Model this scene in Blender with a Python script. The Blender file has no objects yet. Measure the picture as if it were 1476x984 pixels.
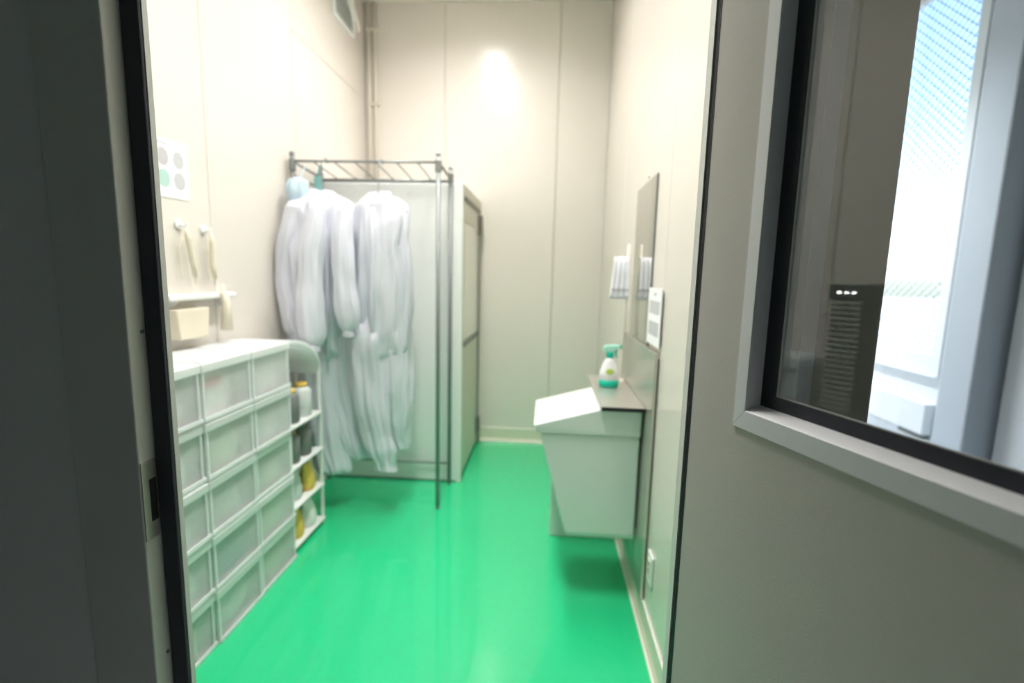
import bpy, bmesh, math, random
from mathutils import Vector, Matrix, noise

random.seed(7)
SC = bpy.context.scene
COL = SC.collection

# ------------------------------------------------------------------ camera
CAM_H = 1.40
F_PX, YAW, PITCH, ROLL = 698.3, 0.0681, 0.1368, 0.0236
cd = bpy.data.cameras.new('camera')
cam = bpy.data.objects.new('camera', cd)
COL.objects.link(cam)
fwd = Vector((-math.sin(YAW) * math.cos(PITCH), math.cos(YAW) * math.cos(PITCH), -math.sin(PITCH)))
rgt = Vector((math.cos(YAW), math.sin(YAW), 0))
upv = rgt.cross(fwd)
r2 = rgt * math.cos(ROLL) + upv * math.sin(ROLL)
u2 = -rgt * math.sin(ROLL) + upv * math.cos(ROLL)
M = Matrix((r2, u2, -fwd)).transposed().to_4x4()
M.translation = Vector((0, 0, CAM_H))
cam.matrix_world = M
cd.sensor_width = 36
cd.lens = F_PX / 1476 * 36
cd.clip_start = 0.02
cd.dof.use_dof = True
cd.dof.focus_distance = 0.80
cd.dof.aperture_fstop = 2.1
SC.camera = cam

# ------------------------------------------------------------------ sky, exposure
world = bpy.data.worlds.new('sky')
SC.world = world
world.use_nodes = True
wn = world.node_tree
bg = wn.nodes['Background']
sky = wn.nodes.new('ShaderNodeTexSky')
sky.sky_type = 'NISHITA'
sky.sun_disc = False
sky.sun_elevation = math.radians(48)
sky.sun_rotation = math.radians(270)
sky.air_density = 1.0
sky.dust_density = 1.5
wn.links.new(sky.outputs[0], bg.inputs[0])
bg.inputs[1].default_value = 0.45
sun_d = bpy.data.lights.new('sun', 'SUN')
sun_d.energy = 2.4
sun_d.angle = math.radians(0.6)
sun_d.color = (1, .97, .92)
sun = bpy.data.objects.new('sun', sun_d)
COL.objects.link(sun)
sun.rotation_euler = Vector((math.cos(math.radians(48)), 0, -math.sin(math.radians(48)))).to_track_quat('-Z', 'Y').to_euler()
LAMP_WATTS = 15.0

SC.view_settings.view_transform = 'Standard'
SC.view_settings.look = 'None'
SC.view_settings.gamma = 1
SC.view_settings.use_curve_mapping = False
SC.view_settings.exposure = 0.94

# ------------------------------------------------------------------ materials
def srgb(r, g, b):
    f = lambda c: (c / 12.92 if c <= 0.04045 else ((c + 0.055) / 1.055) ** 2.4)
    return (f(r / 255), f(g / 255), f(b / 255), 1)

def mat(name, col, rough=0.5, metal=0.0, var=0.04, scale=6.0, bump=0.0, bscale=300.0, coat=0.0, ior=1.45, trans=0.0, sheen=0.0):
    m = bpy.data.materials.new(name)
    m.use_nodes = True
    nt = m.node_tree
    b = nt.nodes['Principled BSDF']
    b.inputs['Roughness'].default_value = rough
    b.inputs['Metallic'].default_value = metal
    b.inputs['Coat Weight'].default_value = coat
    b.inputs['IOR'].default_value = ior
    b.inputs['Sheen Weight'].default_value = sheen
    tc = nt.nodes.new('ShaderNodeTexCoord')
    n = nt.nodes.new('ShaderNodeTexNoise')
    n.inputs['Scale'].default_value = scale
    n.inputs['Detail'].default_value = 4
    nt.links.new(tc.outputs['Object'], n.inputs['Vector'])
    mx = nt.nodes.new('ShaderNodeMix')
    mx.data_type = 'RGBA'
    mx.inputs['A'].default_value = tuple(c * (1 - var) for c in col[:3]) + (1,)
    mx.inputs['B'].default_value = tuple(min(1, c * (1 + var)) for c in col[:3]) + (1,)
    nt.links.new(n.outputs['Fac'], mx.inputs['Factor'])
    nt.links.new(mx.outputs['Result'], b.inputs['Base Color'])
    if bump:
        n2 = nt.nodes.new('ShaderNodeTexNoise')
        n2.inputs['Scale'].default_value = bscale
        nt.links.new(tc.outputs['Object'], n2.inputs['Vector'])
        bp = nt.nodes.new('ShaderNodeBump')
        bp.inputs['Strength'].default_value = bump
        bp.inputs['Distance'].default_value = 0.002
        nt.links.new(n2.outputs['Fac'], bp.inputs['Height'])
        nt.links.new(bp.outputs['Normal'], b.inputs['Normal'])
    if trans:
        out = nt.nodes['Material Output']
        tl = nt.nodes.new('ShaderNodeBsdfTranslucent')
        nt.links.new(mx.outputs['Result'], tl.inputs[0])
        ms = nt.nodes.new('ShaderNodeMixShader')
        ms.inputs[0].default_value = trans
        nt.links.new(b.outputs[0], ms.inputs[1])
        nt.links.new(tl.outputs[0], ms.inputs[2])
        nt.links.new(ms.outputs[0], out.inputs[0])
    return m

def glass_mat(name, tint=(1, 1, 1), ior=1.5, rough=0.0):
    m = bpy.data.materials.new(name)
    m.use_nodes = True
    nt = m.node_tree
    nt.nodes.remove(nt.nodes['Principled BSDF'])
    out = nt.nodes['Material Output']
    tr = nt.nodes.new('ShaderNodeBsdfTransparent')
    tr.inputs[0].default_value = tuple(tint) + (1,)
    gl = nt.nodes.new('ShaderNodeBsdfGlossy')
    gl.inputs['Roughness'].default_value = rough
    lw = nt.nodes.new('ShaderNodeLayerWeight')        # Schlick reflectance, the same from both sides of the pane
    lw.inputs[0].default_value = 0.5
    pw = nt.nodes.new('ShaderNodeMath'); pw.operation = 'POWER'
    pw.inputs[1].default_value = 5
    nt.links.new(lw.outputs['Facing'], pw.inputs[0])
    f0 = ((ior - 1) / (ior + 1)) ** 2
    ma = nt.nodes.new('ShaderNodeMath'); ma.operation = 'MULTIPLY_ADD'
    ma.inputs[1].default_value = 1 - f0
    ma.inputs[2].default_value = f0
    nt.links.new(pw.outputs[0], ma.inputs[0])
    ms = nt.nodes.new('ShaderNodeMixShader')
    nt.links.new(ma.outputs[0], ms.inputs[0])
    nt.links.new(tr.outputs[0], ms.inputs[1])
    nt.links.new(gl.outputs[0], ms.inputs[2])
    nt.links.new(ms.outputs[0], out.inputs[0])
    return m

def plastic_mat(name, col, clear=0.4):
    m = bpy.data.materials.new(name)
    m.use_nodes = True
    nt = m.node_tree
    b = nt.nodes['Principled BSDF']
    out = nt.nodes['Material Output']
    b.inputs['Base Color'].default_value = col
    b.inputs['Roughness'].default_value = 0.3
    tl = nt.nodes.new('ShaderNodeBsdfTranslucent')
    tl.inputs[0].default_value = col
    tr = nt.nodes.new('ShaderNodeBsdfTransparent')
    tc = nt.nodes.new('ShaderNodeTexCoord')
    n = nt.nodes.new('ShaderNodeTexNoise')
    n.inputs['Scale'].default_value = 11
    n.inputs['Detail'].default_value = 5
    nt.links.new(tc.outputs['Object'], n.inputs['Vector'])
    mr = nt.nodes.new('ShaderNodeMapRange')
    mr.inputs['To Min'].default_value = clear - 0.16 * clear
    mr.inputs['To Max'].default_value = clear + 0.16 * clear
    nt.links.new(n.outputs['Fac'], mr.inputs['Value'])
    m1 = nt.nodes.new('ShaderNodeMixShader')
    m1.inputs[0].default_value = 0.35
    nt.links.new(b.outputs[0], m1.inputs[1])
    nt.links.new(tl.outputs[0], m1.inputs[2])
    m2 = nt.nodes.new('ShaderNodeMixShader')
    nt.links.new(mr.outputs['Result'], m2.inputs[0])
    nt.links.new(m1.outputs[0], m2.inputs[1])
    nt.links.new(tr.outputs[0], m2.inputs[2])
    nt.links.new(m2.outputs[0], out.inputs[0])
    return m

def emit_mat(name, col, s):
    m = bpy.data.materials.new(name)
    m.use_nodes = True
    b = m.node_tree.nodes['Principled BSDF']
    b.inputs['Base Color'].default_value = (0.9, 0.9, 0.9, 1)
    b.inputs['Emission Color'].default_value = col
    b.inputs['Emission Strength'].default_value = s
    return m

MT = {}
MT['wall'] = mat('cream_panel', srgb(226, 219, 210), 0.22, var=0.012, scale=2.5, bump=0.02, bscale=60)
MT['caulk'] = mat('joint_caulk', srgb(176, 168, 150), 0.7)
MT['base'] = mat('cream_vinyl', srgb(226, 222, 202), 0.4)
MT['bead'] = mat('white_bead', srgb(240, 238, 228), 0.4)
MT['floor'] = mat('green_epoxy', srgb(40, 202, 138), 0.26, var=0.06, scale=1.8, bump=0.05, bscale=220, coat=0.8)
MT['greyfloor'] = mat('grey_floor_paint', srgb(176, 182, 188), 0.45, var=.03)
MT['ground'] = mat('pale_concrete', srgb(214, 212, 206), 0.8, var=.06, scale=.6)
MT['ceil'] = mat('ceiling_paint', srgb(228, 224, 212), 0.6)
MT['outer'] = mat('grey_green_paint', srgb(214, 214, 212), 0.5, bump=0.05, bscale=500)
MT['corr'] = mat('corridor_paint', srgb(205, 212, 214), 0.5)
MT['frame'] = mat('frame_paint', srgb(202, 202, 196), 0.42, bump=0.03, bscale=500)
MT['door'] = mat('grey_door_paint', srgb(204, 200, 192), 0.42, var=0.05, scale=420, bump=0.12, bscale=420)
MT['alu'] = mat('brushed_aluminium', srgb(236, 236, 238), 0.42, metal=0.1, var=0.02, scale=90)
MT['rubber'] = mat('dark_rubber', srgb(52, 54, 62), 0.6)
MT['black'] = mat('near_black', srgb(24, 24, 28), 0.5)
MT['steel'] = mat('stainless_steel', srgb(206, 204, 196), 0.30, metal=0.75, var=0.04, scale=14)
MT['chrome'] = mat('grey_chrome', srgb(138, 142, 142), 0.45, metal=0.45)
MT['glass'] = glass_mat('door_glass', (0.92, 0.94, 0.95), 1.68)
MT['wglass'] = glass_mat('window_glass', (0.96, 0.98, 0.98), 1.45)
MT['mirror'] = mat('mirror_silver', (0.66, 0.66, 0.64, 1), 0.03, metal=1.0, var=0.0)
MT['white'] = mat('white_enamel', srgb(238, 240, 238), 0.3)
MT['ceramic'] = mat('white_sink_resin', srgb(228, 233, 230), 0.35, coat=0.2, var=0.015)
MT['basin'] = mat('basin_white', srgb(248, 248, 250), 0.3, var=0.01)
MT['paper'] = mat('white_paper', srgb(244, 244, 246), 0.8, var=0.01)
MT['ink'] = mat('grey_ink', srgb(196, 196, 198), 0.8)
MT['ink2'] = mat('mauve_ink', srgb(192, 188, 192), 0.8)
MT['teal_ink'] = mat('teal_ink', srgb(178, 208, 200), 0.8)
MT['cloth'] = mat('white_coverall_cloth', srgb(232, 233, 242), 0.75, var=0.02, scale=30, bump=0.35, bscale=55, trans=0.22, sheen=0.2)
MT['towel'] = mat('white_towel', srgb(244, 244, 250), 0.8, bump=0.2, bscale=200)
MT['bluecap'] = mat('pale_blue_cloth', srgb(206, 228, 240), 0.8, trans=0.2)
MT['greenclip'] = mat('sea_green_plastic', srgb(120, 176, 172), 0.4)
MT['booth'] = mat('booth_panel', srgb(238, 239, 237), 0.4, var=0.015)
MT['boothside'] = mat('booth_door_grey', srgb(206, 203, 190), 0.4)
MT['boothdark'] = mat('booth_dark_rail', srgb(120, 112, 104), 0.4)
MT['boothpane'] = mat('booth_white_pane', srgb(240, 238, 230), 0.25)
MT['crate'] = plastic_mat('clear_plastic', srgb(252, 253, 253), 0.58)
MT['lid'] = plastic_mat('frosted_lid', srgb(250, 252, 252), 0.08)
MT['teal'] = mat('teal_plastic', srgb(0, 178, 150), 0.35)
MT['mint'] = mat('mint_plastic', srgb(170, 226, 208), 0.35)
MT['lime'] = mat('lime_print', srgb(186, 214, 90), 0.5)
MT['bottle'] = mat('white_bottle', srgb(240, 242, 242), 0.3)
MT['beige'] = mat('beige_plastic', srgb(226, 218, 198), 0.5)
MT['yellow'] = mat('yellow_pack', srgb(226, 190, 90), 0.5)
MT['darkgrey'] = mat('dark_grey_plastic', srgb(110, 116, 112), 0.45)
MT['brown'] = mat('brown_card', srgb(168, 138, 108), 0.6)
MT['win'] = mat('window_frame_paint', srgb(226, 232, 236), 0.4)
MT['pillar'] = mat('pillar_paint', srgb(192, 202, 212), 0.5)
MT['wire'] = mat('wire', srgb(96, 116, 126), 0.4, metal=0.3)
MT['hole'] = mat('dark_hole', srgb(22, 22, 22), 0.8)
MT['tower'] = mat('tower_grey', srgb(206, 206, 200), 0.4)
MT['towerdark'] = mat('tower_slot', srgb(70, 72, 72), 0.5)
MT['led'] = emit_mat('led_light', (1, 1, 1, 1), 14)
MT['lampglow'] = emit_mat('lamp_diffuser', (1.0, 0.985, 0.955, 1), 6.0)
MT['hose'] = mat('white_hose', srgb(240, 240, 234), 0.5)
MT['ventglass'] = mat('vent_grey', srgb(196, 202, 198), 0.3)
MT['conduit'] = mat('cream_conduit', srgb(228, 222, 206), 0.4)

# ------------------------------------------------------------------ mesh helpers
class MB:
    def __init__(self):
        self.v = []
        self.f = []
    def add(self, vs, fs):
        o = len(self.v)
        self.v += [tuple(p) for p in vs]
        self.f += [tuple(i + o for i in q) for q in fs]
        return self
    def box(self, x0, x1, y0, y1, z0, z1):
        vs = [(x0, y0, z0), (x1, y0, z0), (x1, y1, z0), (x0, y1, z0), (x0, y0, z1), (x1, y0, z1), (x1, y1, z1), (x0, y1, z1)]
        return self.add(vs, [(0, 3, 2, 1), (4, 5, 6, 7), (0, 1, 5, 4), (1, 2, 6, 5), (2, 3, 7, 6), (3, 0, 4, 7)])
    def tube(self, pts, r, n=8, closed=False):
        pts = [Vector(p) for p in pts]
        rs = r if isinstance(r, (list, tuple)) else [r] * len(pts)
        rings = []
        for i, p in enumerate(pts):
            a = pts[max(i - 1, 0)]
            b = pts[min(i + 1, len(pts) - 1)]
            d = (b - a).normalized()
            ref = Vector((0, 0, 1)) if abs(d.z) < 0.9 else Vector((1, 0, 0))
            u = d.cross(ref).normalized()
            w = d.cross(u)
            rings.append([p + (u * math.cos(t) + w * math.sin(t)) * rs[i] for t in [2 * math.pi * k / n for k in range(n)]])
        return self.rings(rings)
    def rings(self, rings, cap=True):
        n = len(rings[0])
        o = len(self.v)
        for r in rings:
            self.v += [tuple(p) for p in r]
        for i in range(len(rings) - 1):
            for k in range(n):
                a = o + i * n + k
                b = o + i * n + (k + 1) % n
                self.f.append((a, b, b + n, a + n))
        if cap:
            self.f.append(tuple(o + k for k in reversed(range(n))))
            self.f.append(tuple(o + (len(rings) - 1) * n + k for k in range(n)))
        return self
    def prism(self, poly, axis, a, b):
        n = len(poly)
        def P(q, t):
            if axis == 'x': return (t, q[0], q[1])
            if axis == 'y': return (q[0], t, q[1])
            return (q[0], q[1], t)
        return self.rings([[P(q, a) for q in poly], [P(q, b) for q in poly]])
    def lathe(self, prof, cx, cy, n=20):
        return self.rings([[(cx + r * math.cos(2 * math.pi * k / n), cy + r * math.sin(2 * math.pi * k / n), z) for k in range(n)] for r, z in prof])

def wloc(o):
    t = Vector((0, 0, 0))
    while o:
        t += o.location
        o = o.parent
    return t

def fin(name, mb, m, parent=None, local=False, smooth=False, bevel=0.0, kind=None, label=None, subsurf=0):
    me = bpy.data.meshes.new(name)
    vs = [Vector(p) for p in mb.v]
    if parent is None:
        xs = [p.x for p in vs]; ys = [p.y for p in vs]; zs = [p.z for p in vs]
        org = Vector(((min(xs) + max(xs)) / 2, (min(ys) + max(ys)) / 2, min(zs)))
    elif local:
        org = Vector((0, 0, 0))
    else:
        org = wloc(parent)
    me.from_pydata([tuple(p - org) for p in vs], [], mb.f)
    bm = bmesh.new()
    bm.from_mesh(me)
    bmesh.ops.recalc_face_normals(bm, faces=bm.faces)
    bm.to_mesh(me)
    bm.free()
    if smooth:
        for p in me.polygons:
            p.use_smooth = True
    me.materials.append(MT[m])
    o = bpy.data.objects.new(name, me)
    COL.objects.link(o)
    if parent is None:
        o.location = org
    else:
        o.parent = parent
    if bevel:
        md = o.modifiers.new('bevel', 'BEVEL')
        md.width = bevel
        md.segments = 2
        md.limit_method = 'ANGLE'
    if subsurf:
        md = o.modifiers.new('sub', 'SUBSURF')
        md.levels = subsurf
        md.render_levels = subsurf
    if kind: o['kind'] = kind
    if label: o['label'] = label
    return o

def tag(o, label, cat, group=None, kind=None):
    o['label'] = label
    o['category'] = cat
    if group: o['group'] = group
    if kind: o['kind'] = kind
    return o

def empty(name, loc, rz=0.0):
    o = bpy.data.objects.new(name, None)
    COL.objects.link(o)
    o.location = loc
    o.rotation_euler = (0, 0, rz)
    o.empty_display_size = 0.05
    return o

def struct(name, mb, m, label, cat, **k):
    o = fin(name, mb, m, **k)
    return tag(o, label, cat, kind='structure')

# ------------------------------------------------------------------ room constants
XL, XR, YF, YB, ZC = -1.471, 0.432, 0.888, 3.943, 3.435
CX0, CX1, CY0, CY1 = -2.6, 2.5, -2.6, 5.0       # the space outside the room
YO = 0.815                                       # outer face of the front wall

# floor, ceiling
struct('floor', MB().box(XL - .02, XR + .02, YO + .03, YB + .02, -0.1, 0), 'floor', 'glossy green epoxy floor of the changing room', 'floor')
struct('floor_outer', MB().box(CX0, CX1 + .1, CY0, YO + .03, -0.1, -.0005).box(XR + .02, CX1 + .1, YO + .03, CY1, -0.1, -.0005), 'greyfloor', 'pale grey floor of the outer passage', 'floor')
struct('ceiling', MB().box(CX0 - .1, CX1 + .1, CY0 - .1, CY1 + .1, ZC, ZC + 0.1), 'ceil', 'cream ceiling over the changing room', 'ceiling')

# walls of the room with their panels
G = 0.002
wb = struct('wall_back', MB().box(XL - .06, XR, YB + .012, YB + .09, 0, ZC), 'caulk', 'cream panelled back wall behind the booth', 'wall')
for a, b in ((XL, -.836), (-.836, .044), (.044, XR)):
    fin('wall_panel', MB().box(a + G, b - G, YB, YB + .012, 0, ZC), 'wall', wb, bevel=.0015)
wl = struct('wall_left', MB().box(XL - .09, XL - .012, YF, YB + .012, 0, ZC), 'caulk', 'cream panelled side wall carrying shelf and poster', 'wall')
for a, b in ((YF, 1.31), (1.31, 2.066), (2.066, 2.818)):
    fin('wall_panel', MB().box(XL - .012, XL, a + G, b - G, 0, ZC), 'wall', wl, bevel=.0015)
for z0, z1 in ((0, 2.726), (2.726, ZC)):
    fin('wall_panel', MB().box(XL - .012, XL, 2.818 + G, YB - .001, z0 + (G if z0 else 0), z1 - G), 'wall', wl, bevel=.0015)
wr = struct('wall_right', MB().box(XR + .012, .54, YO + .007, YB + .09, 0, ZC), 'caulk', 'cream panelled side wall behind the wash basin', 'wall')
for a, b in ((YF, 1.828), (1.828, 2.932), (2.932, YB)):
    fin('wall_panel', MB().box(XR, XR + .012, a + G, b - G, 0, ZC), 'wall', wr, bevel=.0015)
wf = struct('wall_front', MB().box(CX0, -.86, YO + .007, YF, 0, ZC).box(.40, XR + .012, YO + .007, YF, 0, ZC).box(-.86, .40, YO + .007, YF, 2.37, ZC),
            'outer', 'grey wall around the doorway', 'wall')

# coved baseboards
def baseboard(name, poly, axis, a, b, beads, label):
    o = struct(name, MB().prism(poly, axis, a, b), 'base', label, 'baseboard')
    for bd in beads:
        fin('bead', bd, 'bead', o)
hb = .116
baseboard('baseboard_back', [(YB, 0), (YB, hb), (YB - .006, hb), (YB - .006, .03), (YB - .02, 0)], 'x', -.53, XR,
          [MB().tube([(-.53, YB - .004, hb), (XR, YB - .004, hb)], .006, 6), MB().tube([(-.53, YB - .018, .004), (XR, YB - .018, .004)], .006, 6)],
          'cream coved skirting along the back wall')
baseboard('baseboard_right', [(XR, 0), (XR, hb), (XR - .006, hb), (XR - .006, .03), (XR - .018, 0)], 'y', YF, YB - .02,
          [MB().tube([(XR - .004, YF, hb), (XR - .004, YB - .02, hb)], .005, 6), MB().tube([(XR - .018, YF, .004), (XR - .018, YB - .02, .004)], .005, 6)],
          'cream coved skirting running below the wash basin')
baseboard('baseboard_left', [(XL, 0), (XL, hb), (XL + .006, hb), (XL + .006, .03), (XL + .018, 0)], 'y', YF, 3.05,
          [MB().tube([(XL + .004, YF, hb), (XL + .004, 3.05, hb)], .005, 6)], 'cream coved skirting behind the storage crates')

# outer space
struct('wall_outer_rear', MB().box(CX0 - .1, CX1 + .1, CY0 - .1, CY0, 0, ZC), 'corr', 'pale wall behind the viewer', 'wall')
struct('wall_outer_left', MB().box(CX0 - .1, CX0, CY0, YO + .007, 0, ZC), 'corr', 'pale side wall of the outer passage', 'wall')
struct('wall_outer_end', MB().box(.54, CX1 + .1, CY1, CY1 + .1, 0, ZC), 'corr', 'pale end wall of the outer passage', 'wall')
# wall with the wired window : opening Y 3.196..4.75, Z .823..3.15
WY0, WY1, WZ0, WZ1 = 3.196, 4.75, .823, 3.36
struct('wall_outer_right', MB().box(CX1, CX1 + .1, CY0, WY0, 0, ZC).box(CX1, CX1 + .1, WY1, CY1, 0, ZC)
       .box(CX1, CX1 + .1, WY0, WY1, 0, WZ0).box(CX1, CX1 + .1, WY0, WY1, WZ1, ZC), 'win', 'pale wall holding the wired glass window', 'wall')

struct('ground', MB().box(CX1 + .1, 60, -50, 60, -.3, -.15), 'ground', 'sunlit pale concrete ground outside the wired window', 'ground')

# ------------------------------------------------------------------ door frame
tr = empty('trim_1', (-.23, YO, 0))
tag(tr, 'grey steel door frame around the open doorway', 'door frame', kind='structure')
HZ = 2.30
fin('jamb', MB().box(-.88, -.75, YO, YF + .001, 0, HZ + .08), 'frame', tr, bevel=.003)
fin('jamb', MB().box(.287, .418, YO, YF + .001, 0, HZ + .08), 'frame', tr, bevel=.003)
fin('head', MB().box(-.75, .287, YO, YF + .001, HZ, HZ + .08), 'frame', tr, bevel=.003)
sL = fin('stop', MB().box(-.7505, -.714, .86, .872, 0, HZ), 'frame', tr)
sR = fin('stop', MB().box(.256, .2875, .86, YF + .001, 0, HZ), 'frame', tr)
sH = fin('stop', MB().box(-.712, .256, .86, YF + .001, HZ - .035, HZ + .001), 'frame', tr)
fin('gasket', MB().box(-.749, -.7150, .852, .8605, 0, HZ), 'rubber', sL, bevel=.003)
fin('gasket', MB().box(.259, .286, .852, .8605, 0, HZ), 'black', sR, bevel=.003)
fin('gasket', MB().box(-.712, .256, .852, .8605, HZ - .032, HZ), 'rubber', sH)
sp = fin('strike_plate', MB().box(-.7505, -.7475, .817, .851, .875, 1.032), 'steel', tr, bevel=.001, label='dull steel strike plate')
fin('latch_hole', MB().box(-.7485, -.7468, .832, .848, .91, .995), 'hole', sp)
for z in (1.279, .62):
    fin('screw', MB().tube([(-.7505, .846, z), (-.748, .846, z)], .004, 10), 'darkgrey', tr)

# ------------------------------------------------------------------ door leaf (origin at its pivot, x along the leaf, y through it)
TH = math.radians(20.0)
dr = empty('door_1', (.287, YO, 0), -(math.pi / 2 - TH))
tag(dr, 'grey door standing open with an aluminium framed window', 'door', kind='structure')
DW, DZ0, DZ1 = 1.03, .012, 2.29
T0, T1, Z0, Z1 = .1215, .90, 1.218, 1.93           # clear window opening
e = .0015
fin('leaf', MB().box(.002, T0 - e, -.045, 0, DZ0, DZ1).box(T1 + e, DW, -.045, 0, DZ0, DZ1)
    .box(T0 - e, T1 + e, -.045, 0, DZ0, Z0 - e).box(T0 - e, T1 + e, -.045, 0, Z1 + e, DZ1), 'door', dr, local=True)
fin('edge_strip', MB().box(-.0005, .0025, -.0455, -.001, DZ0, DZ1), 'black', dr, local=True)  # black strip drawn in for the shadow gap at the hinge
fw, fz = .021, .027
def frame_member(side, ya, yb, yc):
    """mitred flange on the leaf face (ya..yb) and the reveal it turns into (to yc)"""
    mb = MB()
    a0, a1, b0, b1 = T0 - fw, T1 + fw, Z0 - fz, Z1 + fz
    if side == 'l': q = [(a0, b0), (T0, Z0), (T0, Z1), (a0, b1)]; rv = (T0 - e, T0, Z0, Z1)
    if side == 'r': q = [(a1, b0), (a1, b1), (T1, Z1), (T1, Z0)]; rv = (T1, T1 + e, Z0, Z1)
    if side == 'b': q = [(a0, b0), (a1, b0), (T1, Z0), (T0, Z0)]; rv = (T0, T1, Z0 - e, Z0)
    if side == 't': q = [(a0, b1), (T0, Z1), (T1, Z1), (a1, b1)]; rv = (T0, T1, Z1, Z1 + e)
    s = .0004
    cx = sum(p[0] for p in q) / 4; cz = sum(p[1] for p in q) / 4
    q = [(p[0], p[1]) for p in q]
    mb.prism(q, 'y', ya, yb)
    if side == 'b':                                    # the lower reveal slopes up towards the pane
        mb.prism([(ya, Z0 - e), (ya, Z0), (yc, Z0 + .007), (yc, Z0 - e)], 'x', T0, T1)
    else:
        mb.box(rv[0], rv[1], min(yb, yc), max(yb, yc), rv[2], rv[3])
    return mb
for sd in 'lrbt':
    fin('window_frame', frame_member(sd, -.0475, -.0448, -.021), 'alu', dr, local=True, bevel=.0006)
for sd in 'lrbt':
    fin('window_frame', frame_member(sd, .0025, -.0002, -.012), 'alu', dr, local=True)
gw = .0253
fin('gasket', MB().box(T0, T0 + gw, -.0215, -.0185, Z0, Z1).box(T1 - gw, T1, -.0215, -.0185, Z0, Z1)
    .box(T0 + gw, T1 - gw, -.0215, -.0185, Z0, Z0 + gw).box(T0 + gw, T1 - gw, -.0215, -.0185, Z1 - gw, Z1), 'rubber', dr, local=True)
fin('seal', MB().box(T0 + gw, T0 + gw + .002, -.0205, -.0185, Z0 + gw, Z1 - gw).box(T0 + gw, T1 - gw, -.0205, -.0185, Z0 + gw, Z0 + gw + .0015), 'frame', dr, local=True)
fin('glass', MB().box(T0, T1, -.018, -.013, Z0, Z1), 'glass', dr, local=True)
h = fin('handle', MB().tube([(.965, -.045, 1.0), (.965, -.095, 1.0), (.86, -.095, 1.0)], .010, 10), 'steel', dr, local=True, smooth=True)
fin('rose', MB().tube([(.965, -.045, 1.0), (.965, -.053, 1.0)], .026, 18), 'steel', h, local=True)
for z in (.25, 1.1, 1.9):
    fin('hinge', MB().tube([(-.004, .006, z - .05), (-.004, .006, z + .05)], .007, 10), 'steel', dr, local=True)

# ------------------------------------------------------------------ wired window seen through the door glass
w1 = empty('window_1', (CX1, (WY0 + WY1) / 2, WZ0))
tag(w1, 'bright wired glass window in pale frame beyond the door', 'window', kind='structure')
PX = CX1 + .03
fin('window_frame', MB().box(CX1 - .012, CX1 + .06, WY0, WY0 + .035, WZ0, WZ1), 'win', w1, bevel=.002)
fin('window_frame', MB().box(CX1 - .012, CX1 + .06, WY1 - .035, WY1, WZ0, WZ1), 'win', w1, bevel=.002)
fin('sash_stile', MB().box(CX1 + .004, CX1 + .05, WY0 + .039, WY0 + .09, WZ0 + .004, WZ1), 'win', w1, bevel=.002)
fin('sash_stile', MB().box(CX1 + .004, CX1 + .05, WY1 - .09, WY1 - .039, WZ0 + .004, WZ1), 'win', w1, bevel=.002)
fin('sash_rail', MB().box(CX1 + .004, CX1 + .05, WY0 + .09, WY1 - .09, WZ0 + .004, .945), 'win', w1, bevel=.002)
fin('sash_rail', MB().box(CX1 + .004, CX1 + .05, WY0 + .09, WY1 - .09, WZ1 - .06, WZ1), 'win', w1, bevel=.002)
fin('pane', MB().box(PX, PX + .006, WY0 + .09, WY1 - .09, .945, WZ1 - .06), 'wglass', w1)
wm = MB()
y0, y1, z0, z1 = WY0 + .092, WY1 - .092, .947, WZ1 - .062
sp_ = .062
sl = 0.9
for sgn in (1, -1):
    c = -6.0
    while c < 9:
        # z = sgn*sl*y + c clipped to the pane
        pts = []
        for yy in (y0, y1):
            zz = sgn * sl * yy + c
            if z0 <= zz <= z1: pts.append((yy, zz))
        for zz in (z0, z1):
            yy = (zz - c) / (sgn * sl)
            if y0 < yy < y1: pts.append((yy, zz))
        if len(pts) == 2:
            wm.tube([(PX + .003, *pts[0]), (PX + .003, *pts[1])], .003, 4)
        c += sp_
fin('wire_mesh', wm, 'wire', w1, kind='stuff')
sb = fin('window_sill', MB().box(CX1 - .03, CX1 + .001, WY0, WY1, WZ0 - .012, WZ0), 'win', None, bevel=.002)
tag(sb, 'narrow pale sill below the wired glass window', 'sill', kind='structure')
tk = empty('wall_trunking', (CX1 - .03, 3.6, .435))
tag(tk, 'pale boxed trunking fixed low beneath the wired window', 'trunking')
fin('cover', MB().box(CX1 - .06, CX1 - .0005, WY0, 4.7, .437, .64), 'win', tk, bevel=.004)
fin('bracket', MB().box(CX1 - .05, CX1 - .0005, WY0 + .01, WY0 + .22, .405, .437), 'darkgrey', tk)
# pillar and lighter panel
tp = struct('trim_2', MB().box(2.30, CX1, 2.726, 2.94, 0, ZC), 'pillar', 'blue grey square pillar standing beside the wired window', 'pillar', bevel=.012)
struct('trim_3', MB().box(2.44, CX1, .3, 2.70, 0, ZC), 'win', 'pale flat wall panel beyond the pillar', 'panel', bevel=.003)

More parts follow.
